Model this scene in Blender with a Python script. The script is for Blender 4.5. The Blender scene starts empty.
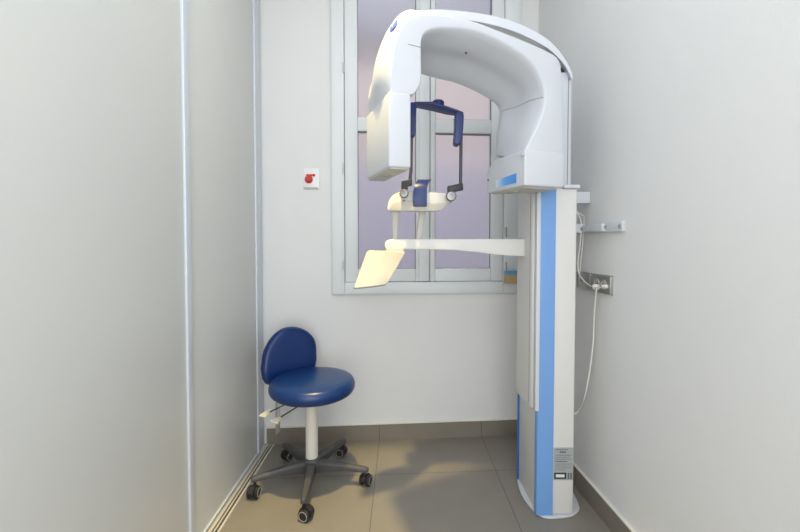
import bpy, bmesh, math
from mathutils import Vector, Matrix
PI = math.pi; R = math.radians
scn = bpy.context.scene
COL = scn.collection

# ------------------------------------------------------------ camera
F = 400.0; PITCH = R(1.7); H = 1.2; PPY = 244 + F*math.tan(PITCH)
cd = bpy.data.cameras.new('camera'); cam = bpy.data.objects.new('camera', cd); COL.objects.link(cam)
cd.sensor_width = 36; cd.lens = 36*F/800; cd.clip_start = .05
cd.shift_y = (PPY-266)/800
cam.location = (0, 0, H); cam.rotation_euler = (PI/2-PITCH, 0, 0)
scn.camera = cam
def ray(px, py):
    x = (px-400)/F; v = -(py-PPY)/F
    c, s = math.cos(PITCH), math.sin(PITCH)
    return Vector((x, c+v*s, v*c-s))
def P(px, py, Y):
    d = ray(px, py); return Vector((0, 0, H)) + d*(Y/d.y)
def on_plane(px, py, p0, n):
    d = ray(px, py); o = Vector((0, 0, H)); return o + d*((p0-o).dot(n)/d.dot(n))

# ------------------------------------------------------------ materials
def lin(c):
    return tuple(((v/255)/12.92 if v/255 <= .04045 else ((v/255+.055)/1.055)**2.4) for v in c)+(1,)
def mat(name, rgb, rough=.5, metal=0, spec=.5, noise=0, scale=8, bump=0, bscale=60, coat=0):
    m = bpy.data.materials.new(name); m.use_nodes = True
    nt = m.node_tree; b = nt.nodes['Principled BSDF']
    b.inputs['Roughness'].default_value = rough; b.inputs['Metallic'].default_value = metal
    b.inputs['Specular IOR Level'].default_value = spec; b.inputs['Coat Weight'].default_value = coat
    c = lin(rgb); b.inputs['Base Color'].default_value = c
    tc = nt.nodes.new('ShaderNodeTexCoord')
    n = nt.nodes.new('ShaderNodeTexNoise'); n.inputs['Scale'].default_value = scale
    n.inputs['Detail'].default_value = 4; nt.links.new(tc.outputs['Object'], n.inputs['Vector'])
    mx = nt.nodes.new('ShaderNodeMix'); mx.data_type = 'RGBA'
    mx.inputs[6].default_value = tuple(v*(1-noise) for v in c[:3])+(1,)
    mx.inputs[7].default_value = tuple(min(1, v*(1+noise)) for v in c[:3])+(1,)
    nt.links.new(n.outputs['Fac'], mx.inputs[0]); nt.links.new(mx.outputs[2], b.inputs['Base Color'])
    if bump:
        n2 = nt.nodes.new('ShaderNodeTexNoise'); n2.inputs['Scale'].default_value = bscale
        nt.links.new(tc.outputs['Object'], n2.inputs['Vector'])
        bp = nt.nodes.new('ShaderNodeBump'); bp.inputs['Strength'].default_value = bump; bp.inputs['Distance'].default_value = .004
        nt.links.new(n2.outputs['Fac'], bp.inputs['Height']); nt.links.new(bp.outputs['Normal'], b.inputs['Normal'])
    return m
M_wall = mat('wall_paint', (226, 226, 225), .75, noise=.012, scale=3, bump=.12, bscale=180)
M_ceil = mat('ceiling_paint', (236, 236, 236), .8)
M_panel = mat('lacquered_panel', (214, 215, 212), .36, spec=.45, noise=.008, scale=2)
M_alu = mat('pale_anodised_frame', (214, 220, 228), .38, metal=.15)
M_track = mat('track_aluminium', (214, 208, 194), .4, metal=.2)
M_dark = mat('dark_gap', (62, 60, 58), .7)
M_pvc = mat('white_window_frame', (224, 228, 229), .42, noise=.005)
M_gasket = mat('window_gasket', (140, 140, 140), .6)
M_white = mat('white_enamel', (202, 205, 211), .32, spec=.4, noise=.004)
M_ivory = mat('ivory_plastic', (190, 186, 176), .42, noise=.01)
M_arm = mat('offwhite_plastic', (214, 213, 210), .42, noise=.006)
M_under = mat('grey_plastic_and_shade', (176, 174, 168), .5, noise=.01)  # plain grey parts, and the shade coloured into the support housing
M_blue = mat('light_blue_trim', (112, 156, 212), .4, noise=.01)
M_dblue = mat('deep_blue_trim', (44, 108, 190), .4)
M_navy = mat('navy_plastic', (24, 44, 104), .38, noise=.08, scale=14)
M_vinyl = mat('blue_vinyl', (10, 46, 102), .3, spec=.5, noise=.05, scale=6, bump=.05, bscale=260)
M_rod = mat('charcoal_rod', (72, 76, 82), .4, metal=.3)
M_blk = mat('black_plastic', (34, 34, 36), .45)
M_leg = mat('dark_grey_nylon', (72, 72, 72), .5, noise=.05, scale=20)
M_steel = mat('brushed_steel', (176, 176, 172), .33, metal=.85, noise=.03, scale=40)
M_chrome = mat('knob_metal', (140, 140, 138), .38, metal=.9)
M_lift = mat('white_gas_lift', (216, 213, 206), .4)
M_rim = mat('light_wheel_rim', (158, 155, 148), .45)
M_paddle = mat('cream_paddle', (232, 224, 198), .45)
M_sticker = mat('grey_data_sticker', (158, 162, 162), .5, noise=.1, scale=60)
M_ink = mat('dark_ink', (88, 92, 94), .6)
M_inkb = mat('black_ink', (44, 46, 48), .6)
M_paper = mat('white_print', (222, 222, 218), .6)
M_red = mat('red_plastic', (216, 60, 48), .35)
M_dred = mat('dark_red_plastic', (160, 34, 34), .4)
M_cable = mat('white_cable', (218, 216, 208), .5)
M_tan = mat('tan_card', (186, 160, 118), .6)
M_lblue = mat('sky_blue_lid', (96, 170, 214), .4)
M_logo = mat('logo_blue', (58, 84, 190), .4)
M_logow = mat('logo_white', (190, 204, 240), .4)
M_base = mat('skirting_tile', (130, 123, 112), .45, noise=.06, scale=14)
M_grout = mat('white_sealant', (226, 222, 212), .6)

# floor tiles: joints follow the tile pattern
def floor_mat():
    m = bpy.data.materials.new('beige_floor_tiles'); m.use_nodes = True
    nt = m.node_tree; N = nt.nodes; L = nt.links; b = N['Principled BSDF']
    tc = N.new('ShaderNodeTexCoord'); sp = N.new('ShaderNodeSeparateXYZ'); L.new(tc.outputs['Object'], sp.inputs[0])
    def mth(op, a, bb=None, c=None):
        n = N.new('ShaderNodeMath'); n.operation = op
        for i, v in enumerate((a, bb, c)):
            if v is None: continue
            if isinstance(v, (int, float)): n.inputs[i].default_value = v
            else: L.new(v, n.inputs[i])
        return n.outputs[0]
    vy = mth('SUBTRACT', sp.outputs[1], mth('MULTIPLY', sp.outputs[0], .062))
    u = mth('DIVIDE', mth('ADD', sp.outputs[0], .127+6.35), .635)
    v = mth('DIVIDE', mth('ADD', vy, -2.054+6.35), .635)
    du = mth('ABSOLUTE', mth('SUBTRACT', mth('FRACT', mth('ADD', u, .5)), .5))
    dv = mth('ABSOLUTE', mth('SUBTRACT', mth('FRACT', mth('ADD', v, .5)), .5))
    j = mth('LESS_THAN', mth('MINIMUM', du, dv), .0032)
    cv = N.new('ShaderNodeCombineXYZ'); L.new(mth('FLOOR', u), cv.inputs[0]); L.new(mth('FLOOR', v), cv.inputs[1])
    wn = N.new('ShaderNodeTexWhiteNoise'); L.new(cv.outputs[0], wn.inputs['Vector'])
    n1 = N.new('ShaderNodeTexNoise'); n1.inputs['Scale'].default_value = 7; n1.inputs['Detail'].default_value = 6
    L.new(tc.outputs['Object'], n1.inputs['Vector'])
    n2 = N.new('ShaderNodeTexNoise'); n2.inputs['Scale'].default_value = 120; n2.inputs['Detail'].default_value = 3
    L.new(tc.outputs['Object'], n2.inputs['Vector'])
    f = mth('ADD', mth('MULTIPLY', n1.outputs['Fac'], .6), mth('ADD', mth('MULTIPLY', n2.outputs['Fac'], .25), mth('MULTIPLY', wn.outputs['Value'], .15)))
    mx = N.new('ShaderNodeMix'); mx.data_type = 'RGBA'; L.new(f, mx.inputs[0])
    mx.inputs[6].default_value = lin((120, 115, 107)); mx.inputs[7].default_value = lin((140, 134, 124))
    m2 = N.new('ShaderNodeMix'); m2.data_type = 'RGBA'; L.new(j, m2.inputs[0]); L.new(mx.outputs[2], m2.inputs[6])
    m2.inputs[7].default_value = lin((96, 92, 85)); L.new(m2.outputs[2], b.inputs['Base Color'])
    b.inputs['Roughness'].default_value = .42
    bp = N.new('ShaderNodeBump'); bp.inputs['Strength'].default_value = .3; bp.inputs['Distance'].default_value = .002
    L.new(mth('SUBTRACT', 1, j), bp.inputs['Height']); L.new(bp.outputs['Normal'], b.inputs['Normal'])
    return m
M_floor = floor_mat()
def glass_mat():
    m = bpy.data.materials.new('frosted_glass'); m.use_nodes = True
    b = m.node_tree.nodes['Principled BSDF']
    b.inputs['Base Color'].default_value = (.93, .93, .96, 1); b.inputs['Transmission Weight'].default_value = 1
    b.inputs['Roughness'].default_value = .42; b.inputs['IOR'].default_value = 1.25
    return m
M_glass = glass_mat()
def grad_mat():  # printed strip fading from blue to white along local x
    m = bpy.data.materials.new('fading_blue_print'); m.use_nodes = True
    nt = m.node_tree; b = nt.nodes['Principled BSDF']; b.inputs['Roughness'].default_value = .4
    tc = nt.nodes.new('ShaderNodeTexCoord'); sp = nt.nodes.new('ShaderNodeSeparateXYZ')
    r = nt.nodes.new('ShaderNodeValToRGB'); nt.links.new(tc.outputs['Generated'], sp.inputs[0])
    nt.links.new(sp.outputs[1], r.inputs[0]); nt.links.new(r.outputs[0], b.inputs['Base Color'])
    r.color_ramp.elements[0].color = lin((70, 146, 226)); r.color_ramp.elements[0].position = .1
    r.color_ramp.elements[1].color = lin((214, 228, 242)); r.color_ramp.elements[1].position = 1
    e = r.color_ramp.elements.new(.55); e.color = lin((104, 166, 232))
    return m
M_grad = grad_mat()

# ------------------------------------------------------------ mesh helpers
class MB:
    def __init__(s): s.v = []; s.f = []; s.m = []
    def add(s, vs, fs, mi=0):
        o = len(s.v); s.v += [Vector(v) for v in vs]; s.f += [[i+o for i in f] for f in fs]; s.m += [mi]*len(fs); return s
    def box(s, x0, x1, y0, y1, z0, z1, mi=0, T=None):
        vs = [Vector((x, y, z)) for x in (x0, x1) for y in (y0, y1) for z in (z0, z1)]
        if T: vs = [T @ v for v in vs]
        return s.add(vs, [(0, 1, 3, 2), (4, 6, 7, 5), (0, 4, 5, 1), (2, 3, 7, 6), (0, 2, 6, 4), (1, 5, 7, 3)], mi)
    def loft(s, rings, mi=0, caps=True):
        n = len(rings[0]); vs = [v for r in rings for v in r]; fs = []
        for k in range(len(rings)-1):
            for i in range(n):
                j = (i+1) % n; fs.append((k*n+i, k*n+j, (k+1)*n+j, (k+1)*n+i))
        if caps:
            fs.append(tuple(range(n))[::-1]); fs.append(tuple((len(rings)-1)*n+i for i in range(n)))
        return s.add(vs, fs, mi)
    def tube(s, pts, r, n=12, mi=0, closed_caps=True):
        pts = [Vector(p) for p in pts]; rs = r if isinstance(r, (list, tuple)) else [r]*len(pts)
        rings = []; ref = None
        for i, p in enumerate(pts):
            t = (pts[min(i+1, len(pts)-1)]-pts[max(i-1, 0)]).normalized()
            if ref is None: ref = Vector((0, 0, 1)) if abs(t.z) < .9 else Vector((1, 0, 0))
            a = (ref-t*ref.dot(t)).normalized(); b = t.cross(a); ref = a
            rings.append([p+(a*math.cos(2*PI*k/n)+b*math.sin(2*PI*k/n))*rs[i] for k in range(n)])
        return s.loft(rings, mi, closed_caps)
    def lathe(s, prof, n=48, mi=0, T=None):
        rings = [[Vector((r*math.cos(2*PI*k/n), r*math.sin(2*PI*k/n), z)) for k in range(n)] for r, z in prof]
        if T: rings = [[T @ v for v in r] for r in rings]
        return s.loft(rings, mi)
    def build(s, name, mats, parent=None, bevel=0, seg=3, angle=35, xf=None):
        me = bpy.data.meshes.new(name); vs = s.v
        if xf: vs = [xf @ v for v in vs]
        me.from_pydata([tuple(v) for v in vs], [], s.f)
        for m in (mats if isinstance(mats, (list, tuple)) else [mats]): me.materials.append(m)
        for p, mi in zip(me.polygons, s.m): p.material_index = mi
        bm = bmesh.new(); bm.from_mesh(me); bmesh.ops.recalc_face_normals(bm, faces=bm.faces)
        if bevel:
            es = [e for e in bm.edges if e.is_manifold and e.calc_face_angle(0) > R(30)]
            bmesh.ops.bevel(bm, geom=es, offset=bevel, segments=seg, profile=.5, affect='EDGES', clamp_overlap=True)
        bmesh.ops.remove_doubles(bm, verts=bm.verts, dist=1e-6)
        bmesh.ops.recalc_face_normals(bm, faces=bm.faces)
        bm.to_mesh(me); bm.free()
        for p in me.polygons: p.use_smooth = True
        me.set_sharp_from_angle(angle=R(angle))
        o = bpy.data.objects.new(name, me); COL.objects.link(o)
        if parent: o.parent = parent
        return o
def bx(*a, **k): return MB().box(*a, **k)
def smooth(pts, it=3, closed=False):
    pts = [Vector(p) for p in pts]
    for _ in range(it):
        q = []
        n = len(pts)
        for i in range(n if closed else n-1):
            a, b = pts[i], pts[(i+1) % n]; q += [a*.75+b*.25, a*.25+b*.75]
        if not closed: q = [pts[0]]+q+[pts[-1]]
        pts = q
    return pts
def empty(name, loc=(0, 0, 0), rz=0):
    o = bpy.data.objects.new(name, None); COL.objects.link(o); o.location = loc; o.rotation_euler = (0, 0, rz)
    o.empty_display_size = .1; return o
def tag(o, label, cat, group=None):
    o['label'] = label; o['category'] = cat
    if group: o['group'] = group
    return o
def struct(o, label=None):
    o['kind'] = 'structure'
    if label: o['label'] = label
    return o

# ------------------------------------------------------------ the room
CEIL = 3.0
def backY(x): return 2.430+.0786*x
def rightX(y): return .849+.0477*(2.526-y)
LX = -.80                       # plane of the left sliding panels
FRONT = -1.4
psi = math.atan(.0786); WN = Vector((math.sin(psi), -math.cos(psi), 0))      # towards the camera
WO = Vector((0, 2.430, 0))
TW = Matrix.Translation(WO) @ Matrix.Rotation(psi, 4, 'Z')                   # local: x along wall, -y into room
def W(px, py, off=0):
    p = TW.inverted() @ on_plane(px, py, WO+WN*off, WN); return p.x, p.z

struct(bx(-1.1, 1.25, FRONT-.2, 2.75, -.1, 0).build('floor', M_floor))
struct(bx(-1.1, 1.25, FRONT-.2, 2.75, CEIL, CEIL+.1).build('ceiling', M_ceil))

# window sizes, in wall coordinates
u0 = W(332, 200)[0]; u1 = W(518, 200)[0]
zb = W(400, 293.3)[1]; zt = 2.9
hu0 = W(340, 200)[0]; hu1 = W(509, 200)[0]; hz0 = W(400, 287)[1]; hz1 = zt-.05
ul, ur = -.86, .91
mb = MB()
for a in ((ul, hu0, 0, .2, 0, CEIL), (hu1, ur, 0, .2, 0, CEIL), (hu0, hu1, 0, .2, 0, hz0), (hu0, hu1, 0, .2, hz1, CEIL)):
    mb.box(*a)
struct(mb.build('wall_back', M_wall, xf=TW))
a = math.atan2(rightX(FRONT)-rightX(2.56), FRONT-2.56)
mb = MB(); p = [(rightX(2.75), 2.75), (rightX(FRONT), FRONT)]
mb.loft([[Vector((p[0][0], p[0][1], z)), Vector((p[1][0], p[1][1], z)), Vector((p[1][0]+.12, p[1][1], z)), Vector((p[0][0]+.12, p[0][1], z))] for z in (0, CEIL)])
struct(mb.build('wall_right', M_wall))
struct(bx(-1.1, 1.25, FRONT-.15, FRONT, 0, CEIL).build('wall_front', M_wall))
struct(bx(-1.0, -.83, FRONT, 2.6, 0, CEIL).build('wall_left', M_wall))

# skirting (tile) on the back and right walls
mb = bx(-.80, .9, -.010, 0, 0, .100); 
struct(mb.build('baseboard_back', M_base, xf=TW))
mb = bx(-.80, .9, -.0125, .0, .099, .1045); struct(mb.build('trim_1', M_grout, xf=TW))
mb = MB()
for uu in (W(481, 425)[0], W(481, 425)[0]-.635): mb.box(uu-.001, uu+.001, -.0106, -.0096, 0, .100)
struct(mb.build('trim_2', M_dark, xf=TW))
mb = MB()
def rstrip(mb, y0, y1, t, z0, z1, base=0):
    mb.loft([[Vector((rightX(y0)-base, y0, z)), Vector((rightX(y1)-base, y1, z)), Vector((rightX(y1)-t, y1, z)), Vector((rightX(y0)-t, y0, z))] for z in (z0, z1)])
rstrip(mb, FRONT, 2.54, .010, 0, .100); struct(mb.build('baseboard_right', M_base))
mb = MB(); rstrip(mb, FRONT, 2.54, .0125, .099, .1045); struct(mb.build('trim_3', M_grout))

# sliding panels on the left: two frames, a jamb, a floor track
def sliding(name, y0, y1, x, st):
    d = bx(x-.012, x, y0, y1, .012, 2.96).build(name, M_panel, bevel=.001)
    struct(d)
    f = MB()
    for yy in st: f.box(x-.004, x+.008, yy-.018, yy+.018, .010, 2.965)
    f.box(x-.004, x+.006, y0, y1, .010, .022)
    f.build('door_frame', M_alu, d, bevel=.003)
    return d
sliding('door_1', .30, 1.515, -.797, (1.497,))
sliding('door_2', 1.50, 2.262, -.806, (2.246,))
sliding('door_3', -1.39, .33, -.806, (.312,))
struct(bx(-.83, -.812, 2.268, 2.36, 0, 2.965).build('trim_4', M_alu, bevel=.003), 'pale door jamb between sliding panel and back wall')
struct(bx(-.814, -.806, 2.266, 2.272, 0, 2.965).build('trim_5', M_dark))
tr = MB()
tr.box(-.822, -.748, FRONT+.01, 2.355, 0, .003)
for x0, x1 in ((-.790, -.782), (-.774, -.768), (-.757, -.748)): tr.box(x0, x1, FRONT+.01, 2.35, .003, .010)
struct(tr.build('trim_6', M_track))
tr = MB()
for x0, x1 in ((-.782, -.774), (-.768, -.757)): tr.box(x0, x1, FRONT+.01, 2.35, .003, .0036)
struct(tr.build('trim_7', M_dark))

# window
win = empty('window_1', WO, psi); struct(win, 'white casement window with frosted panes')
def wb(name, boxes, m, parent=win, bevel=.004, seg=2):
    mb = MB()
    for b in boxes: mb.box(*b)
    return mb.build(name, m, parent, bevel=bevel, seg=seg)
fu0, fu1 = W(344.5, 200, .02)[0], W(503.8, 200, .02)[0]
fz = W(400, 282, .02)[1]
wb('window_frame', [(u0, fu0, -.028, .07, zb, zt), (fu1, u1, -.028, .07, zb, zt), (fu0, fu1, -.028, .07, zb, fz), (fu0, fu1, -.028, .07, zt-.08, zt)], M_pvc, bevel=.006)
wb('window_frame', [(u0-.006, u0+.01, -.012, .0, zb-.006, zt), (u1-.01, u1+.006, -.012, .0, zb-.006, zt), (u0, u1, -.012, .0, zb-.008, zb+.01)], M_pvc, bevel=.003)
gz0 = W(400, 268.7)[1]; rz0, rz1 = W(400, 132.5)[1], W(400, 118.5)[1]
def sash(a, b, ga, gb, name):
    s = wb(name, [(a, ga, -.016, .045, fz+.002, zt-.082), (gb, b, -.016, .045, fz+.002, zt-.082), (ga, gb, -.016, .045, fz+.002, gz0), (ga, gb, -.016, .045, rz0, rz1), (ga, gb, -.016, .045, zt-.16, zt-.082)], M_pvc, bevel=.005)
    g = MB()
    e = .0035
    for z0, z1 in ((gz0, rz0), (rz1, zt-.16)):
        for bb in ((ga, ga+e, z0, z1), (gb-e, gb, z0, z1), (ga+e, gb-e, z0, z0+e), (ga+e, gb-e, z1-e*1.6, z1)):
            g.box(bb[0], bb[1], -.004, .01, bb[2], bb[3])
    g.build('gasket', M_gasket, s)
    for z0, z1 in ((gz0, rz0), (rz1, zt-.16)):
        bx(ga+.001, gb-.001, .012, .018, z0+.001, z1-.001).build('pane', M_glass, s)
g1, g2, g3, g4 = [W(p_, 200, 0)[0] for p_ in (358, 415.7, 434.8, 490.3)]
mid = W(430, 200, .016)[0]
sash(fu0+.002, mid-.001, g1, g2, 'casement')
sash(mid+.001, fu1-.002, g3, g4, 'casement')
wb('cover_strip', [(W(419, 200, .03)[0], W(429.5, 200, .03)[0], -.030, -.015, fz+.004, zt-.09)], M_pvc, bevel=.004)
for hx, ys in ((343.2, (67, 168, 265)), (506, (232, 267))):
    for y in ys:
        u, z = W(hx, y, .035)
        MB().lathe([(0.004, z-.03), (.0065, z-.028), (.0065, z+.028), (.004, z+.03)], 14, T=Matrix.Translation((u, -.033, 0))).build('hinge', M_steel if hx > 400 else M_pvc, win)
        bx(u-.0013, u+.0013, -.0405, -.039, z-.026, z+.026).build('hinge_gap', M_gasket, win)

# outside: added backdrop, its colour bands stand in for light fading over the panes
mb = bx(-3.2, 3.4, 4.3, 4.5, -.6, 2.05); struct(mb.build('backdrop_low', mat('lavender_shade_band', (196, 190, 204), .9, noise=.04, scale=2)))  # lower band: shade put into its lavender colour
mb = bx(-3.2, 3.4, 4.3, 4.5, 2.05, 3.35); struct(mb.build('backdrop_mid', mat('pink_backdrop_band', (218, 204, 200), .9, noise=.04, scale=2)))
mb = bx(-3.2, 3.4, 4.25, 4.5, 3.35, 6.2); struct(mb.build('backdrop_top', mat('grey_backdrop_band', (152, 152, 160), .9, noise=.04, scale=2)))
struct(bx(-3.2, 3.4, 2.9, 4.3, -.7, -.6).build('yard_ground', mat('yard_paving', (120, 118, 118), .9)))

# ------------------------------------------------------------ x-ray machine
mach = empty('dental_x_ray_machine', (.68, 1.9, 0))
tag(mach, 'white panoramic dental x-ray machine with light blue stripes on its column', 'x-ray machine')
MI = Matrix.Translation((-.68, -1.9, 0))
def mp(mb, name, m, parent=None, **k): return mb.build(name, m, parent or mach, xf=MI, **k)
# base plate
bpx = [(517, 478), (519, 489), (524, 499), (531, 508), (538, 514.5), (547, 518), (560, 517.5), (573, 515.5), (579.5, 510.5), (579.5, 506), (575, 496), (571, 488)]
bp = [Vector((-(p.x*0)+p.x, p.y, 0)) for p in [on_plane(a, b, Vector((0, 0, .008)), Vector((0, 0, 1))) for a, b in bpx]]
bp += [Vector((.80, 2.06, 0)), Vector((.62, 2.08, 0))]
bp = smooth(bp, 2, True)
mb = MB(); mb.loft([[Vector((v.x, v.y, z)) for v in bp] for z in (0.0005, .010)])
base = mp(mb, 'base_plate', M_white, bevel=.003)
mb = MB().lathe([(.011, .010), (.011, .020), (.006, .024)], 6, T=Matrix.Translation((.785, 1.83, 0))); mp(mb, 'anchor_bolt', M_steel, base)
# column
_q = on_plane(535.6, 515.5, Vector((0, 0, .01)), Vector((0, 0, 1))); _r = on_plane(518.5, 478, Vector((0, 0, .01)), Vector((0, 0, 1)))
FX0, FX1, FY0, FY1, CT = _q.x+.006, .762, _q.y+.005, _r.y, 1.45
print('COL', FX0, FY0, FY1, _r.x)
colm = mp(bx(FX0, FX1, FY0, FY1, .010, CT-.012), 'column', M_arm, bevel=.008)
def stripe(pts, z0, z1, t=.003):
    n = []
    for i, p in enumerate(pts):
        a = pts[max(i-1, 0)]; b = pts[min(i+1, len(pts)-1)]; d = Vector((b[0]-a[0], b[1]-a[1])).normalized(); n.append((p[0]-d.y*-1*t*-1, p[1]-d.x*t))
    return n
# near stripe wraps the front-left corner
arc = [(FX0-.004, FY0+.022)]+[(FX0+.006-.010*math.cos(q), FY0+.004-.010*math.sin(q)) for q in [R(10*i) for i in range(0, 10)]]+[(FX0+.068, FY0-.006)]
outl = arc+[(FX0+.068, FY0+.006), (FX0+.01, FY0+.006), (FX0+.006, FY0+.022)]
mb = MB().loft([[Vector((x, y, z)) for x, y in outl] for z in (.010, CT-.004)]); mp(mb, 'corner_stripe', M_blue, colm)
mb = bx(FX0-.006, FX0+.02, FY1-.014, FY1+.005, .010, CT-.02); mp(mb, 'corner_stripe', M_dblue, colm, bevel=.003)
mb = bx(FX0+.10, FX1+.008, FY0-.010, FY1+.008, CT-.012, CT+.004); mp(mb, 'column_cap', M_white, bevel=.004)
mb = MB().lathe([(.0045, 0), (.0045, .003), (.003, .004)], 14, T=Matrix.Translation((FX0, 1.995, .20)) @ Matrix.Rotation(-PI/2, 4, 'Y')); mp(mb, 'screw', M_blk, colm)
# data sticker on the front of the column
x0, x1 = FX0+.072, FX1-.004; z0 = P(560, 480, FY0).z; z1 = P(560, 447.5, FY0).z
stk = mp(bx(x0, x1, FY0-.0010, FY0+.001, z0, z1), 'data_sticker', M_sticker, colm)
mb = MB(); hh = z1-z0
rows = [(.93, .1, .72, .02), (.84, .3, .62, .05), (.76, .1, .9, .015), (.70, .1, .8, .015), (.64, .1, .92, .015), (.56, .1, .7, .03), (.49, .1, .92, .012), (.43, .1, .85, .012), (.37, .1, .9, .012), (.31, .1, .6, .012)]
yq = FY0-.0016
for zc, a, b, h in rows:
    k = a
    while k < b:
        wd = .05+.05*((int(k*97+zc*31)) % 3); mb.box(x0+(x1-x0)*k, x0+(x1-x0)*min(b, k+wd), yq, yq+.001, z0+hh*zc, z0+hh*(zc+h)); k += wd+.025
mp(mb, 'sticker_print', M_ink, colm)
mb = bx(x0+.003, x0+.056, yq, yq+.001, z0+hh*.04, z0+hh*.23); mp(mb, 'sticker_box', M_inkb, colm)
mb = bx(x0+.010, x0+.048, yq-.0005, yq+.001, z0+hh*.09, z0+hh*.18); mp(mb, 'sticker_box', M_paper, colm)
mb = MB()
for i in range(2):
    for j in range(3): mb.box(x0+.062+.011*i, x0+.069+.011*i, yq, yq+.001, z0+hh*(.04+.065*j), z0+hh*(.085+.065*j))
mp(mb, 'sticker_symbols', M_inkb, colm)
# carriage running on the left face
def rrect(x0, x1, y0, y1, r, n=6):
    o = []
    for cx, cy, a0 in ((x1-r, y1-r, 0), (x0+r, y1-r, 90), (x0+r, y0+r, 180), (x1-r, y0+r, 270)):
        o += [(cx+r*math.cos(R(a0+90*i/n)), cy+r*math.sin(R(a0+90*i/n))) for i in range(n+1)]
    return o
rr = rrect(FX0-.022, FX0+.03, FY0+.018, FY1-.012, .020)
rings = [[Vector((FX0+(x-FX0)*k, 1.90+(y-1.90)*k, z)) for x, y in rr] for z, k in ((.462, .80), (.465, .9), (.472, .965), (.485, 1), (1.44, 1), (1.446, .97))]
car = mp(MB().loft(rings), 'carriage', M_arm, angle=50)
mp(bx(FX0-.014, FX0+.002, FY0-.010, FY0+.019, .475, 1.44), 'carriage_trim', M_white, car, bevel=.001)
mp(bx(FX0-.0235, FX0-.020, FY0+.05, FY0+.0525, .49, 1.44), 'carriage_groove', M_gasket, car)
# upper column
mb = MB().loft([[Vector((x, y, z)) for x, y in rrect(.612, .748, FY0+.02, FY1-.01, .02)] for z in (CT-.02, 1.938)])
upc = mp(mb, 'upper_column', M_white)
mb = MB().loft([[Vector((x, y, z)) for x, y in rrect(.616, .744, FY0+.025, FY1-.015, .02)] for z in (1.938, 1.947)])
mp(mb, 'column_joint', M_blk, upc)
mp(bx(.724, .7275, FY0+.0185, FY0+.021, CT, 1.94), 'limb_gap_strip', M_gasket, upc)  # grey strip coloured in for the dark gap beside the C-arm limb
# overhead support arm: curved shell traced in its own plane
YS = 1.72
top = [(573, 76), (572, 71), (568.5, 63), (560, 50), (550, 39.5), (538, 31.5), (520, 22.5), (500, 16), (480, 12.3), (460, 9.8), (440, 8.2), (425, 8.6), (410, 10.5)]
low = [(572, 78.5), (570.2, 74), (565, 63.5), (554.5, 52), (546, 45.5), (535, 39.2), (519, 31.5), (500, 25), (480, 20.5), (460, 17.5), (440, 15.5), (425, 15), (410, 14)]
tp = [P(a, b, YS) for a, b in top]; lo = [P(a, b, YS) for a, b in low]
prof = smooth(tp, 2)+smooth(lo, 2)[::-1]
mb = MB()
cen = sum(prof, Vector())/len(prof)
def layer(k, y): return [Vector((p.x, y, p.z-(1-k)*.006)) for p in prof]
mb.loft([layer(0, YS), layer(1, YS+.006), layer(1, 2.035), layer(0, 2.04)])
sup = mp(mb, 'support_arm', M_white, angle=40)
# inner housing, underside shade put into its grey, and the rotating arm's bearing
lo2 = smooth([P(a, b, YS) for a, b in low[2:9]], 2)
inner = lo2+[Vector((lo2[-1].x, YS, lo2[-1].z-.03)), Vector((.46, YS, 2.07)), Vector((.58, YS, 2.03)), Vector((lo2[0].x-.02, YS, 1.945))]
mb = MB().loft([[Vector((p.x, y, p.z)) for p in inner] for y in (YS+.03, 2.02)]); mp(mb, 'support_housing', M_under, sup, angle=40)
mb = MB().lathe([(.07, 1.99), (.07, 2.15)], 40, T=Matrix.Translation((.24, 1.78, 0))); mp(mb, 'bearing', M_under)

# rotating C-arm: local s along e1, w along e2 (depth), z up
TH = R(20); e1 = Vector((math.cos(TH), math.sin(TH), 0)); e2 = Vector((-math.sin(TH), math.cos(TH), 0)); RC = Vector((.48, 1.55, 0))
def C(s, w, z): return RC+e1*s+e2*w+Vector((0, 0, z))
def CA(px, py, w):
    p = on_plane(px, py, RC+e2*w, e2)-RC; return p.dot(e1), p.z
outerF = [(391, 97), (390, 77), (391.5, 57), (395.5, 38), (402, 23), (411, 14.5), (425, 12.7), (439, 13.5), (469, 18.6), (502, 31.6), (532, 43.6), (551, 52.5), (560, 58.5), (562.4, 75), (563, 95), (564, 157)]
innerF = [(522.5, 156), (529.5, 142), (537, 128), (543.5, 112), (546, 96), (543, 82), (535.5, 67), (526, 57.5), (514.4, 49.5), (499, 40.5), (484, 34), (472, 30.5), (460, 28.5), (440, 27.8), (430, 29.5), (424, 33), (421.3, 40), (421.5, 60), (421.8, 77), (420.5, 86), (414, 94.5)]
WB = .26
outF = [CA(a, b, 0) for a, b in outerF]; inF = [CA(a, b, 0) for a, b in innerF]
inBpx = [(495.3, 156), (495.5, 140), (497, 128), (499, 118), (499.5, 112), (497.5, 107), (493, 102.5), (488, 99), (480, 94.5), (468, 88.5), (456, 83.5), (446, 81), (436, 79)]
inB = [CA(a, b, WB) for a, b in inBpx]+[(s+.0, z-.05) for s, z in inF[13:17]]+list(inF[17:])
mlp = [(369.5, 103), (370.8, 84), (375.8, 58), (384.5, 35), (394, 20), (402, 12.6)]
outM = [CA(a, b, .12) for a, b in mlp]; outM[0] = (-.550, outM[0][1]); outM[1] = (-.569, outM[1][1]);  outM = outM+[(s, z+.004+(.038, .026, .008, 0, 0, 0, 0)[k]) for k, (s, z) in enumerate(outF[6:13])]+outF[13:]
outB = [(outM[i][0]+(.004, .012, .030, .05, .06, .07)[i], outM[i][1]-(0, 0, .01, .03, .05, .06)[i]) for i in range(6)]+[(s, z-.004) for s, z in outF[6:12]]+[outF[12]]+outF[13:]
lerp = lambda A, B, t: [(a[0]+(b[0]-a[0])*t, a[1]+(b[1]-a[1])*t) for a, b in zip(A, B)]
inM = lerp(inF, inB, .45)
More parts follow.
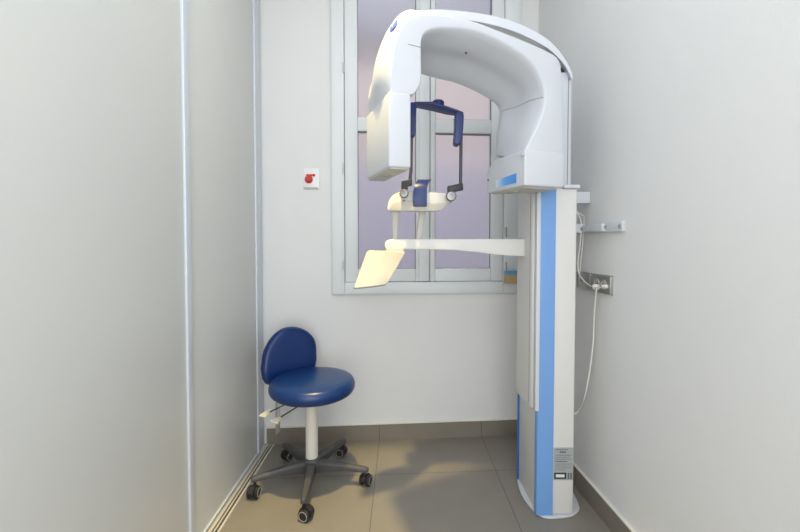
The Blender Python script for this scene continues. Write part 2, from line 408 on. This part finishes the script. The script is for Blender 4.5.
# dense rounding, same count on every layer
NR = 72
def resample(pts, n):
    L = [0]
    for a, b in zip(pts, pts[1:]): L.append(L[-1]+(b-a).length)
    out = []; j = 0
    for k in range(n):
        t = L[-1]*k/(n-1)
        while j < len(pts)-2 and L[j+1] < t: j += 1
        out.append(pts[j].lerp(pts[j+1], min(1, max(0, (t-L[j])/max(1e-9, L[j+1]-L[j])))))
    return out
def dens(o, i):
    return resample(smooth([Vector((a, b, 0)) for a, b in o], 2), NR)+resample(smooth([Vector((a, b, 0)) for a, b in i], 2), NR)
LF, LM, LB = dens(outF, inF), dens(outM, inM), dens(outB, inB)
def inset(poly, d):
    n = len(poly); out = []
    area = sum(poly[i].x*poly[(i+1) % n].y-poly[(i+1) % n].x*poly[i].y for i in range(n)); sg = 1 if area > 0 else -1
    for i in range(n):
        t = (poly[(i+1) % n]-poly[i-1]); t = t.normalized() if t.length > 1e-9 else Vector((1, 0, 0)); out.append(poly[i]+Vector((-t.y, t.x, 0))*d*sg)
    return out
def mixp(A, B, t): return [a+(b-a)*t for a, b in zip(A, B)]
def bez(t):   # front -> mid bulge -> back, rounded
    if t < .45: q = math.sin(t/.45*PI/2); return mixp(LF, LM, q)
    q = (t-.45)/.55; return mixp(LM, LB, q*q*(3-2*q))
rings = []
for t, w, d in ((0, 0, .007), (0, .0008, .0035), (0.0, .003, .0012), (0.03, .007, 0)): rings.append((inset(bez(t), d), w))
for k in range(1, 13): t = .03+.94*k/13; rings.append((bez(t), .007+(WB-.014)*k/13))
for t, w, d in ((1, WB-.006, 0), (1, WB-.002, .002), (1, WB, .006)): rings.append((inset(bez(t), d), w))
mb = MB().loft([[C(v.x, w, v.y) for v in pl] for pl, w in rings], caps=False)
for pl, w in (rings[0], rings[-1]):      # front and back faces as strips between outer and inner outline
    vs = [C(v.x, w, v.y) for v in pl]; mb.add(vs, [(i, i+1, 2*NR-2-i, 2*NR-1-i) for i in range(NR-1)])
carm = mp(mb, 'c_arm', M_white, angle=32)
# crease line on the front of the left limb, screw under the arch
s0, zc0 = CA(408, 44, 0); s1, zc1 = CA(421.5, 47.5, 0)
mb = MB().tube([C(s0, -.0002, zc0), C(s1-.003, -.0002, zc1)], .0012, 6); mp(mb, 'seam', M_gasket, carm)
# seam across the inner side of the right limb
def lay(w):
    t = (w-.007)/(WB-.014)*.94+.03; return bez(max(0, min(1, t)))
pts = []
no = NR; ni = NR
for k in range(15):
    w = .008+(WB-.02)*k/14; pl = lay(w)[no:]; idx = ni*(.235-.015*k/14); i = int(idx); v = pl[i].lerp(pl[i+1], idx-i)
    pts.append(C(v.x-.0002, w, v.y))
mp(MB().tube(pts, .0011, 6), 'seam', M_gasket, carm)
sz = CA(467, 45.5, .10); i_ = [v for v in lay(.1)[no:]]
v = min(i_, key=lambda q: abs(q.x-CA(467, 45.5, .09)[0]) if q.y > 1.85 else 9)
mp(MB().lathe([(.004, -.003), (.004, .003)], 12, T=Matrix.Translation(C(v.x, .09, v.y))), 'screw', M_rod, carm)
# left head: x-ray tube housing
sl, zl = CA(389, 166.8, -.004); sr, _ = CA(411.3, 168, -.004)
ztop = CA(400, 92.5, 0)[1]
def cbox(s0, s1, w0, w1, z0, z1):
    return MB().loft([[C(s0, w0, z), C(s1, w0, z), C(s1, w1, z), C(s0, w1, z)] for z in (z0, z1)])
tubeh = mp(cbox(sl, sr, -.004, .285, zl, ztop), 'x_ray_head', M_white, bevel=.009, seg=4)
mp(cbox(sl+.006, sr-.006, .004, .277, zl-.005, zl+.002), 'head_underside', M_ivory, tubeh, bevel=.004)
mp(MB().lathe([(.016, -.004), (.016, .003), (.010, .004)], 20, T=Matrix.Translation(C((sl+sr)/2, .14, zl-.004)) @ Matrix.Rotation(0, 4, 'X')), 'round_port', M_under, tubeh)
# logo on the upper outer shoulder
lg0 = [(390.0, 31.5), (392.0, 25.5), (397.8, 19.5), (398.3, 22), (396.2, 27.5), (391.6, 32.0)]
me_ = None
from mathutils.bvhtree import BVHTree
dg = BVHTree.FromPolygons([tuple(v+Vector((.68, 1.9, 0))) for v in [x.co for x in carm.data.vertices]], [tuple(p.vertices) for p in carm.data.polygons])
def hit(px, py, lift=.0012):
    d = ray(px, py).normalized(); h, n, i, t = dg.ray_cast(Vector((0, 0, H)), d)
    if h is None: return None
    if n.dot(d) > 0: n = -n
    return h+n*lift
def patch(name, poly, m, parent, lift=.0012):
    ps = [hit(a, b, lift) for a, b in smooth([Vector((a, b, 0)) for a, b in poly], 2, True) for a, b in [(a, b)]] if False else [hit(v.x, v.y, lift) for v in smooth([Vector((a, b, 0)) for a, b in poly], 2, True)]
    ps = [p for p in ps if p is not None]
    if len(ps) < 3: return None
    c = hit(sum(p[0] for p in poly)/len(poly), sum(p[1] for p in poly)/len(poly), lift*1.4) or sum(ps, Vector())/len(ps); nrm = (ps[0]-c).cross(ps[len(ps)//3]-c).normalized()
    if nrm.dot(c-Vector((0, 0, H))) > 0: nrm = -nrm
    n = len(ps); mb = MB()
    mb.add([c+nrm*0]+ps, [(0, 1+i, 1+(i+1) % n) for i in range(n)]); return mp(mb, name, m, parent)
patch('logo_badge', lg0, M_logo, carm, .004)
for dd in (0, 2.6):
    patch('logo_mark', [(392.2+dd*.55, 28.6-dd), (393.0+dd*.55, 26.6-dd), (394.2+dd*.55, 26.0-dd), (393.2+dd*.55, 28.2-dd)], M_logow, carm, .0055)
# right head: sensor housing
sR = CA(564, 170, 0)[0]; zr = CA(524, 185.5, 0)[1]; zrt = CA(524, 149, 0)[1]
prof = [(.270, zr), (-.003, zr), (-.003, zrt), (.212, zrt), (.270, zrt-.040)]
# plan: near-left edge, slightly tapered in depth to clear the column
s_far = .10
mb = MB().loft([[C(0, w, z) for w, z in prof], [C(sR*.55, w if w < .2 else w-.02, z) for w, z in prof], [C(sR, min(w, .165), z) for w, z in prof]])
det = mp(mb, 'sensor_head', M_white, bevel=.008, seg=4)
mp(MB().loft([[C(.012, .02, z), C(sR-.02, .02, z), C(sR-.02, .13, z), C(.012, .24, z)] for z in (zr-.006, zr+.002)]), 'head_underside', M_ivory, det, bevel=.003)
mp(MB().lathe([(.022, -.006), (.022, .003)], 24, T=Matrix.Translation(C(.045, .13, zr-.005))), 'round_port', M_under, det)
# blue printed strip on the inner side of the head (plane s=0)
def CS(px, py, s=0):
    p = on_plane(px, py, RC+e1*s, e1)-RC; return p.dot(e2), p.z
q = [CS(*a) for a in ((516.5, 173.2), (516.5, 182.8), (496, 188), (496, 180.5))]
mb = MB().loft([[Vector((x, w, z)) for w, z in q] for x in (-.0010, .001)])
TC = Matrix(((e1.x, e2.x, 0, RC.x), (e1.y, e2.y, 0, RC.y), (0, 0, 1, 0), (0, 0, 0, 1)))
o = mb.build('blue_strip', M_grad, det); o.matrix_local = MI @ TC
w_, z_ = CS(488.3, 180.2)
mp(MB().lathe([(.004, -.002), (.004, .002)], 12, T=TC @ Matrix.Translation((0, w_, z_)) @ Matrix.Rotation(PI/2, 4, 'Y')), 'indicator', M_blk, det)

# patient arm
YA = 1.86
tops = [(531, 238.8), (460, 239), (392, 239), (387.5, 240), (385, 242.5)]
lows = [(384.6, 246), (386, 249.3), (430, 249.6), (456, 250.3), (475, 252), (493, 254.5), (512, 256), (531, 256.5)]
pr = [P(a, b, YA) for a, b in tops+lows]
mb = MB().loft([[Vector((p.x, y, p.z)) for p in pr] for y in (YA, YA+.055)])
parm = mp(mb, 'patient_arm', M_arm, bevel=.004)
mp(bx(.560, .600, YA+.004, 1.99, P(520, 255, YA).z, P(520, 240, YA).z), 'arm_mount', M_arm, bevel=.004)
# posts
def post(t0, t1, b0, b1, Y, name='post'):
    a, b = P(*t0, Y), P(*t1, Y); c, d = P(*b0, Y), P(*b1, Y)
    pts = [(a, b), (a.lerp(c, .18).lerp(b.lerp(d, .18), .12), b.lerp(d, .18).lerp(a.lerp(c, .18), .12)), (c.lerp(a, .1), d.lerp(b, .1)), (c, d)]
    mb = MB().loft([[Vector((l.x, Y-.010, l.z)), Vector((r.x, Y-.010, r.z)), Vector((r.x, Y+.012, r.z)), Vector((l.x, Y+.012, l.z))] for l, r in pts])
    mp(mb, name, M_ivory, bevel=.004)
post((391, 209), (400.5, 209), (392.8, 240.5), (397, 240.5), 1.872)
post((418.5, 209), (427, 209), (415.5, 240.5), (421.5, 240.5), 1.895)
# chin rest tray: a shallow bowl-shaped bridge
tt = [(387.3, 209.5), (387.8, 204), (390, 198.5), (394, 194.3), (399, 192), (406, 190.8), (418, 191.4), (430, 192.2), (443, 193), (452, 194), (456, 196.5)]
tl = [(456, 201), (450, 203.5), (445.5, 206), (442.5, 210), (436, 211.2), (415, 211.2), (395, 211), (389, 211.2)]
pr = smooth([P(a, b, 1.83) for a, b in tt], 1)+smooth([P(a, b, 1.83) for a, b in tl], 1)
mb = MB().loft([[Vector((p.x, y, p.z+dz)) for p in pr] for y, dz in ((1.83, 0), (1.93, 0.004))])
tray = mp(mb, 'chin_rest_tray', M_arm, bevel=.004)
# ivory lower lip
tl2 = [(389.5, 209.5), (391, 204.5), (395, 201.5), (403, 200.4), (413, 201.5), (428, 203), (444, 202.8), (452, 202.4), (445.5, 206), (442, 210), (436, 211), (395, 210.8)]
pr = [P(a, b, 1.826) for a, b in tl2]
mb = MB().loft([[Vector((p.x, y, p.z)) for p in pr] for y in (1.823, 1.835)]); mp(mb, 'tray_lip', M_ivory, tray, bevel=.002)
mp(MB().lathe([(.0035, 0), (.0035, .003)], 10, T=Matrix.Translation(P(404.2, 200.6, 1.822)) @ Matrix.Rotation(PI/2, 4, 'X')), 'tray_screw', M_rod, tray)
# blue chin cup
fr = [P(*a, 1.80) for a in ((413.3, 205.8), (427, 205.8), (427, 188), (427.6, 185.2), (415, 183.5), (413.4, 188))]
pr_side = [((413.2, 206), (426.8, 206), 1.805), ((413.2, 196), (426.9, 196), 1.803), ((413.6, 189), (427, 188.5), 1.805), ((414.8, 184.8), (427.6, 184.8), 1.812), ((416.5, 181.5), (429, 181.8), 1.830), ((417.8, 179.4), (431.5, 179.4), 1.868)]
rings = []
for (a, b, Y) in pr_side:
    p0, p1 = P(*a, Y), P(*b, Y)
    rings.append([p0, p1, p1+Vector((0, .012, -.002)), p0+Vector((0, .012, -.002))])
mp(MB().loft(rings), 'chin_cup', M_navy, bevel=.0015, angle=50)
# knobs
for kx, ky, kr in ((404, 193.5, .019), (451, 196.3, .022)):
    c = P(kx, ky, 1.80)
    T = Matrix.Translation(c) @ Matrix.Rotation(PI/2, 4, 'X')
    kn = mp(MB().lathe([(kr*.7, -.04), (kr*.92, -.012), (kr, -.008), (kr, .008), (kr*.85, .013), (kr*.35, .014), (kr*.3, .010)], 28, T=T), 'knob', M_chrome)
    g = MB()
    for i in range(12):
        g.lathe([(.0022, -.009), (.0022, .009)], 6, T=T @ Matrix.Translation((kr*math.cos(i*PI/6), kr*math.sin(i*PI/6), 0)))
    mp(g, 'knob_grip', M_rod, kn)
# brackets and rods of the temple clamp
def pblock(px, y0, y1, name, m):
    pr = [P(a, b, y0) for a, b in px]; return mp(MB().loft([[Vector((p.x, y, p.z)) for p in pr] for y in (y0, y1)]), name, m, bevel=.002)
pblock([(447.8, 186), (457, 184), (463, 183), (463.4, 189.8), (456, 191), (448, 192.8)], 1.80, 1.83, 'rod_bracket', M_blk)
pblock([(401.5, 181), (406, 180), (412.2, 179), (412.2, 185), (407.8, 186), (407.8, 189.2), (401.3, 189.2)], 1.80, 1.83, 'rod_bracket', M_blk)
mp(MB().tube([P(460.5, 184.5, 1.815), P(461.2, 128, 1.815)], .0074, 12), 'rod', M_rod)
mp(MB().tube([P(410, 180, 1.815), P(411, 170, 1.815), P(411.6, 112, 1.815)], .0074, 12), 'rod', M_rod)
# navy temple support: bridge and two side pads
def quadbar(secs, name, m, bev=.003):
    return mp(MB().loft(secs), name, m, bevel=bev, angle=50)
def sec(a, b, Y, dy):   # vertical strip between pixels a (top) and b (bottom)
    p, q = P(*a, Y), P(*b, Y); return [p, q, q+Vector((0, dy, 0)), p+Vector((0, dy, 0))]
top_l = [((409.6, 102.4), (410.2, 107), 1.80), ((418, 101.4), (418, 108.5), 1.80), ((432, 101.4), (432, 111.3), 1.80), ((445, 105.2), (445, 114.6), 1.80), ((456, 109), (456, 116.3), 1.80), ((463.4, 112), (463.4, 117.5), 1.80)]
br = []
for (a, b, Y) in top_l:
    q_ = P(*a, Y-.0); p_ = P(*b, Y+.075)
    br.append([q_-Vector((0, 0, .009)), q_, p_+Vector((0, 0, .009)), p_])
brd = quadbar(br, 'temple_bridge', M_navy, .002)
T = Matrix.Translation(P(438, 104, 1.84)); mp(MB().lathe([(.028, -.012), (.028, .008), (.022, .014), (.012, .016)], 28, T=T), 'bridge_knob', M_navy, brd)
def pad(pl, y0, y1):
    pr = smooth([P(a, b, y0) for a, b in pl], 1, True); mp(MB().loft([[Vector((p.x, y, p.z)) for p in pr] for y in (y0, y1)]), 'temple_pad', M_navy, bevel=.003)
pad([(455, 113), (459, 111), (464, 112.5), (463.8, 122), (463, 133), (461, 143.5), (457, 144.5), (454, 142.5), (454.6, 136), (455.3, 126)], 1.795, 1.85)
pad([(408.8, 103), (412, 102), (417, 103), (416.3, 112), (415.8, 124), (415.8, 132), (414, 135.5), (410, 136.5), (409, 130), (408.8, 115)], 1.795, 1.85)
# control panel hanging off the arm end
q = [P(367.5, 250.0, 1.80), P(406, 251.5, 1.855), P(386.8, 284.6, 1.76), P(353.5, 288.6, 1.70)]
nrm = (q[1]-q[0]).cross(q[3]-q[0]).normalized()
if nrm.y > 0: nrm = -nrm
ql = []
for i in range(4):
    a, b, c = q[i-1], q[i], q[(i+1) % 4]
    da = (a-b).normalized(); dc = (c-b).normalized(); rr_ = .016
    for k in range(7):
        t = k/6; ql.append((b+da*rr_)*(1-t)**2+b*2*t*(1-t)+(b+dc*rr_)*t*t)
cen = sum(ql, Vector())/len(ql)
mb = MB().loft([[cen+(p-cen)*k+nrm*d for p in ql] for k, d in ((.975, 0.001), (.993, 0), (1, -.003), (1, -.015), (.97, -.022))])
cp = mp(mb, 'control_panel', M_ivory, angle=30)
mp(bx(P(386, 250, 1.85).x, P(404, 250, 1.85).x, 1.850, 1.895, P(386, 254, 1.86).z, P(386, 248, 1.86).z), 'panel_hinge', M_ivory, bevel=.002)

# ------------------------------------------------------------ things on the right wall
al = math.atan(.0477)
def TR(y, z): return Matrix.Translation((rightX(y), y, z)) @ Matrix.Rotation(al, 4, 'Z')   # local x out of room (+), -x into the room, y along wall
def onR(px, py, t=0):
    n = Vector((-math.cos(al), -math.sin(al), 0)); return on_plane(px, py, Vector((rightX(0), 0, 0))+n*t, n)
pa = onR(578, 232); pb = onR(625.3, 231.8); pt = onR(625.3, 222); pt2 = onR(600, 220.5)
yb0, yb1 = pb.y, pa.y; yc = (yb0+yb1)/2
wbk = empty('wall_bracket', (rightX(yc), yc, 1.2505), al)
tag(wbk, 'white metal bracket bolted to right wall behind the x-ray column', 'bracket')
Lb = (yb1-yb0)/2
zt_ = .041
bx(-.014, 0, -Lb, Lb, 0, zt_).build('wall_plate', M_white, wbk, bevel=.002)
bx(-.028, -.010, -.07, Lb, 0.004, zt_-.004).build('clamp_bar', M_white, wbk, bevel=.003)
bx(-.100+.006, -.012, Lb-.09, Lb-.055, 0.002, zt_+.004).build('stay', M_white, wbk, bevel=.003)
for px, py, t in ((606, 226.5, .0285), (620, 225, .0145), (582, 228, .0285)):
    p = wbk.matrix_basis.inverted() @ onR(px, py, t)
    MB().lathe([(.008, 0), (.008, .004), (.004, .006)], 6, T=Matrix.Translation((-t, p.y, zt_*.5)) @ Matrix.Rotation(-PI/2, 4, 'Y')).build('bolt', M_steel, wbk)
# little limit-switch housing at the top of the column, with its bracket
p0, p1 = P(579, 192, 1.86), P(589.5, 203.5, 1.86)
sw = mp(bx(FX1-.001, p1.x, 1.85, 1.90, p1.z, p0.z), 'cable_housing', M_white, bevel=.003)
mp(bx(FX1+.004, FX1+.022, 1.86, 1.89, p1.z-.010, p1.z), 'cable_gland', M_blk, sw)

# power outlet
qa, qb = onR(578.5, 273), onR(613.3, 295.5)
ya, yb2 = qb.y, qa.y; zA = onR(613.3, 276).z; zB = onR(613.3, 295.5).z
oc = Vector((rightX((ya+yb2)/2), (ya+yb2)/2, (zA+zB)/2))
out = empty('power_outlet', oc, al); tag(out, 'brushed steel double power outlet on right wall below the bracket', 'outlet')
hl = (yb2-ya)/2; hz = (zA-zB)/2
bx(-.006, 0, -hl, hl, -hz, hz).build('back_plate', M_steel, out, bevel=.001)
dv = (out.matrix_basis.inverted() @ onR(592.7, 285)).y
bx(-.012, -.005, -hl+.004, dv-.004, -hz+.003, hz-.003).build('cover_plate', M_steel, out, bevel=.002)
bx(-.012, -.005, dv+.004, hl-.004, -hz+.003, hz-.003).build('cover_plate', M_steel, out, bevel=.002)
for px in (606.5, 599.5, 584):
    yy = (out.matrix_basis.inverted() @ onR(px, 285)).y
    s = MB().lathe([(.021, 0), (.021, .003), (.018, .003), (.017, .0005)], 28, T=Matrix.Translation((-.012, yy, 0)) @ Matrix.Rotation(-PI/2, 4, 'Y')).build('socket', M_under, out)
    h = MB()
    for dz in (-.009, .009): h.lathe([(.0025, 0), (.0025, .0018)], 10, T=Matrix.Translation((-.0122, yy+dz, 0)) @ Matrix.Rotation(-PI/2, 4, 'Y'))
    h.build('socket_hole', M_blk, s)
# plug and cables
pc = onR(597.3, 287, .02)
plug = empty('power_cable', pc); tag(plug, 'white plug and cable hanging from the steel outlet down the right wall', 'cable')
Tp = Matrix.Rotation(al, 4, 'Z') @ Matrix.Rotation(-PI/2, 4, 'Y')
MB().lathe([(.011, -.007), (.013, 0), (.0125, .014), (.009, .020), (.005, .022)], 24, T=Tp).build('plug', M_cable, plug)
cp_ = [onR(597.3, 287, .035), onR(596.3, 290, .04), onR(595.5, 298, .03), onR(593.8, 319, .02), onR(593.6, 340, .02), onR(590, 370, .03), onR(584.5, 399, .05)]
cp_ += [P(579.5, 410, 1.90), P(573.5, 415, 1.90), Vector((FX1+.003, 1.92, P(572, 415, 1.9).z))]
cp_ = smooth(cp_, 3); MB().tube([p-pc for p in cp_], .0034, 8).build('cord', M_cable, plug)
c2 = onR(605.5, 286.5, .02)
plug2 = empty('data_cable', c2); tag(plug2, 'thin white cable looping from column top to right-hand socket of the steel outlet', 'cable')
MB().lathe([(.008, -.007), (.010, 0), (.008, .012), (.004, .016)], 20, T=Tp).build('plug', M_cable, plug2)
cq = [Vector((FX1+.013, 1.875, p1.z-.008)), P(581.5, 215, 1.875), P(581, 238, 1.88), P(578.5, 255, 1.885), P(577.5, 268, 1.88), P(580, 277, 1.86), P(588, 285, 1.80), P(597, 288.2, 1.72), onR(605.5, 286.5, .033)]
MB().tube([p-c2 for p in smooth(cq, 3)], .0028, 8).build('cord', M_cable, plug2)
MB().tube([Vector((FX1+.019, 1.875, p1.z-.008))-c2]+[p-c2 for p in (P(584, 216, 1.875), P(583.8, 224, 1.875), P(582.5, 246, 1.88), P(580.5, 262, 1.88), P(579.5, 278, 1.88))], .002, 8).build('cord', M_cable, plug2)

# ------------------------------------------------------------ things on the back wall
ua, za = W(303.5, 168.5); ub, zb_ = W(319.8, 189.5)
uc, zc = (ua+ub)/2, (za+zb_)/2
sk = empty('key_switch', TW @ Vector((uc, 0, zc)), psi); tag(sk, 'small white wall plate with a red button left of the window', 'switch')
hw, hh2 = (ub-ua)/2, (za-zb_)/2
bx(-hw, hw, -.008, 0, -hh2, hh2).build('plate', mat('switch_white', (236, 236, 236), .35), sk, bevel=.003)
bx(-hw*.95, hw*.8, -.0095, -.0075, -hh2+.004, -hh2+.010).build('plate_lip', M_gasket, sk)
rb = MB().lathe([(.024, 0), (.024, .006), (.017, .020), (.013, .024)], 26, T=Matrix.Translation((-.016, -.007, -.004)) @ Matrix.Rotation(PI/2, 4, 'X')).build('button', M_red, sk)
MB().lathe([(.011, 0), (.011, .004)], 20, T=Matrix.Translation((-.018, -.030, -.005)) @ Matrix.Rotation(PI/2, 4, 'X')).build('button_cap', M_dred, rb)
bx(-.030, .022, -.018, -.008, .016, .026).build('lever', M_red, sk, bevel=.003)
bx(.010, .022, -.021, -.008, .014, .027).build('lever_tip', M_dred, sk, bevel=.003)
# small tan and blue box behind the column, standing on the window frame ledge
ua, _ = W(505.5, 280, .03); zc0 = fz
# (it stands on a small shelf ledge fixed under the right end of the window)
lu0, lu1 = W(504.5, 283, .05)[0], W(520, 283, .05)[0]; lz = W(510, 283.5, .05)[1]
sb = empty('small_box', TW @ Vector(((lu0+lu1)/2, -.0455, lz)), psi)
tag(sb, 'small tan box with blue lid between window corner and x-ray column', 'box')
hb = (lu1-lu0)/2-.003; hzb = W(510, 274.5, .05)[1]-lz; hzt = W(510, 271, .05)[1]-lz
bx(-hb, hb, -.0165, .0165, 0, hzb).build('box_body', M_tan, sb, bevel=.002)
bx(-hb-.001, hb+.001, -.0175, .0165, hzb, hzt).build('lid', M_lblue, sb, bevel=.002)
led = bx(lu0-.01, lu1+.02, -.066, -.0285, lz-.008, lz).build('small_shelf', M_arm, None, bevel=.002, xf=TW)
tag(led, 'narrow pale ledge holding the small tan box beside the window', 'shelf')

# ------------------------------------------------------------ stool
SX, SY = -.444, 1.985
st = empty('swivel_stool', (SX, SY, 0)); tag(st, 'blue vinyl swivel stool with low backrest on five castors', 'stool')
def cushion(r, z0, z1, n=9):
    h = (z1-z0)/2; pr = [(.001, z0), (r-.03, z0)]
    for i in range(1, n): a = -PI/2+PI*i/n; pr.append((r-.028+.028*math.cos(a), (z0+z1)/2-.002+h*.92*math.sin(a)))
    pr += [(r-.05, z1-.001), (r*.5, z1+.001), (.001, z1+.002)]; return pr
MB().lathe(cushion(.212, .456, .533), 72, T=Matrix.Translation((.006, 0, 0))).build('seat', M_vinyl, st, angle=60)
MB().lathe([(.03, .425), (.10, .443), (.15, .447), (.15, .457)], 32).build('seat_pan', M_blk, st)
MB().lathe([(.0305, .122), (.0305, .40), (.029, .402), (.018, .403), (.018, .43)], 32).build('gas_lift', M_lift, st)
MB().lathe([(.024, .05), (.040, .060), (.047, .09), (.044, .118), (.036, .128), (.030, .129)], 32).build('hub', M_leg, st)
for deg in (-8, 63, 134, 205, 275):
    a = R(deg); T = Matrix.Rotation(a, 4, 'Z'); rings = []
    for r, w, z0, z1 in ((.03, .026, .062, .118), (.09, .022, .070, .116), (.18, .0175, .078, .108), (.25, .015, .076, .101), (.278, .014, .074, .098), (.290, .010, .076, .095)):
        rings.append([T @ Vector((r, y, z)) for y, z in ((-w, z0), (-w*.98, z1-.010), (-w*.55, z1), (w*.55, z1), (w*.98, z1-.010), (w, z0))])
    lg = MB().loft(rings).build('leg', M_leg, st, bevel=.002, angle=50)
    ca = a+R({-8: 75, 63: 100, 134: -80, 205: 60, 275: 65}[deg])
    Tc = T @ Matrix.Translation((.272, 0, 0)) @ Matrix.Rotation(ca-a, 4, 'Z')
    k = MB()
    k.lathe([(.007, .05), (.007, .08)], 12, T=Tc)
    off = Tc @ Matrix.Translation((.012, 0, 0))
    hood = [(.031*math.cos(q), .0275+.031*math.sin(q)) for q in [R(15*i) for i in range(-1, 12)]]
    k.loft([[off @ Vector((x, y, z)) for x, z in hood+[(-.02, .02), (.02, .02)]] for y in (-.010, .010)])
    for sgn in (-1, 1):
        k.lathe([(.0235, .0105), (.0272, .013), (.0272, .024), (.024, .027), (.018, .0265)], 28, T=off @ Matrix.Translation((0, 0, .0275)) @ Matrix.Rotation(sgn*PI/2, 4, 'X'))
    cs = k.build('castor', M_blk, lg)
    for sgn in (-1, 1):
        rm = MB(); TT = off @ Matrix.Translation((0, 0, .0275)) @ Matrix.Rotation(sgn*PI/2, 4, 'X')
        rm.lathe([(.0215, .0262), (.0215, .0282), (.0185, .0282), (.0185, .0262)], 28, T=TT)
        rm.build('wheel_rim', M_rim, lg)
# backrest: D-shaped curved pad facing the seat
bd = Vector((-.66, .75, 0)).normalized()
bc = bd*.205+Vector((.0, 0, 0)); fx = Vector((-bd.y, bd.x, 0))*-1     # fx: along pad width
if fx.x < 0: fx = -fx
out_ = []
for i in range(37):
    a = PI*i/36; out_.append((.162*math.cos(a), .125+.160*math.sin(a)**.9))
out_ = out_+[(-.166, .09), (-.160, .04), (-.145, .012), (-.12, .0), (.12, .0), (.145, .012), (.160, .04), (.166, .09)]
cx_ = sum(p[0] for p in out_)/len(out_); cz_ = .13
out_ = [(x*(1-.20*(max(0, z-.06)/.22)**1.6) if x < 0 else x*(1-.14*max(0, 1-z/.2)), z) for x, z in out_]
def padv(x, z, d):
    cur = .32*x*x                            # wraps gently round the sitter
    return bc+fx*x+bd*(d-cur+.10*(z-.1))+Vector((0, 0, z+.462))
rings = []
def sc(k): return [(x*k, cz_+(z-cz_)*k) for x, z in out_]
seq = [(.05, -.002), (.5, -.001), (.8, .0), (.90, .003), (.96, .009), (.99, .018), (1.0, .030), (.99, .042), (.96, .050), (.88, .055), (.5, .056), (.05, .056)]
for k, d in seq: rings.append([padv(x, z, d) for x, z in sc(k)])
MB().loft(rings).build('backrest', M_vinyl, st, angle=70)
# backrest bracket and levers
pz = bc+bd*.055
bar = [padv(0, .06, .060), padv(0, .0, .058), pz+Vector((-.005, .0, .415)), pz*.75+Vector((0, 0, .432)), Vector((bd.x*.10, bd.y*.10, .438))]
def flat(mb, pts, wv, t):
    rings = []
    for i, p in enumerate(pts):
        d = (pts[min(i+1, len(pts)-1)]-pts[max(i-1, 0)]).normalized(); n = d.cross(wv).normalized()
        rings.append([p-wv*.014-n*t, p+wv*.014-n*t, p+wv*.014+n*t, p-wv*.014+n*t])
    return mb.loft(rings)
flat(MB(), bar, fx, .003).build('back_bracket', M_steel, st, bevel=.001)
def wp(px, py, Y): return P(px, py, Y)-Vector((SX, SY, 0))
b1 = [wp(275.5, 403, 2.12), wp(279.5, 403, 2.12), wp(279.5, 432, 2.12), wp(275.5, 436, 2.12)]
MB().loft([[Vector((p.x, p.y+d, p.z)) for p in b1] for d in (0, .012)]).build('bracket_slide', M_steel, st, bevel=.001)
for rodp, tip in (([(285, 404.5, 2.02), (275, 409.5, 1.98), (270, 412, 1.97)], [(258.5, 415), (268.5, 409), (273, 410), (265.5, 416.6)]),
                  ([(298, 406.5, 1.98), (288, 412.5, 1.93), (281, 417, 1.91)], [(270.5, 420.5), (278.5, 416), (283, 416.5), (277.5, 423)])):
    MB().tube([wp(*q) for q in rodp], .0032, 8).build('lever_rod', M_blk, st)
    Yt = rodp[-1][2]
    # flat paddle: nearer at its front edge
    ys = (Yt-.02, Yt+.01, Yt+.02, Yt-.03)
    pp = [wp(a, b, y) for (a, b), y in zip(tip, ys)]
    MB().loft([[p+Vector((0, 0, dz)) for p in pp] for dz in (0, -.007)]).build('lever_paddle', M_paddle, st, bevel=.002)

# ------------------------------------------------------------ light
def area(name, loc, size, e, col, rot=(0, 0, 0), shape='RECTANGLE', sy=None):
    l = bpy.data.lights.new(name, 'AREA'); l.shape = shape; l.size = size
    if sy: l.size_y = sy
    l.energy = e; l.color = col; o = bpy.data.objects.new(name, l); COL.objects.link(o); o.location = loc; o.rotation_euler = rot; return o
area('cool_ceiling_fill', (.05, .35, 2.96), 1.4, 19, (.85, .93, 1.0), sy=2.4)  # cool fill added under the ceiling to brighten the upper room
area('front_fill', (.05, -1.36, 1.4), 1.6, 44, (.965, .975, .985), rot=(R(90), 0, 0), sy=2.6)  # broad fill added before the closed front wall for flatter light
l = bpy.data.lights.new('warm_downlight', 'SPOT'); l.energy = 310; l.color = (1.0, .76, .30); l.shadow_soft_size = .045
l.spot_size = R(38); l.spot_blend = .5
o = bpy.data.objects.new('warm_downlight', l); COL.objects.link(o); o.location = (-.22, 1.40, 2.96); o.rotation_euler = (R(1.5), R(-4), 0)
area('yard_daylight', (0, 3.6, 6.5), 2.5, 400, (.97, .97, 1.0), rot=(R(12), 0, 0))
w = bpy.data.worlds.new('world'); scn.world = w; w.use_nodes = True
bg = w.node_tree.nodes['Background']; bg.inputs[0].default_value = (.85, .88, .95, 1); bg.inputs[1].default_value = .5
scn.view_settings.view_transform = 'Standard'; scn.view_settings.look = 'None'
scn.view_settings.exposure = 0.04; scn.view_settings.gamma = 1
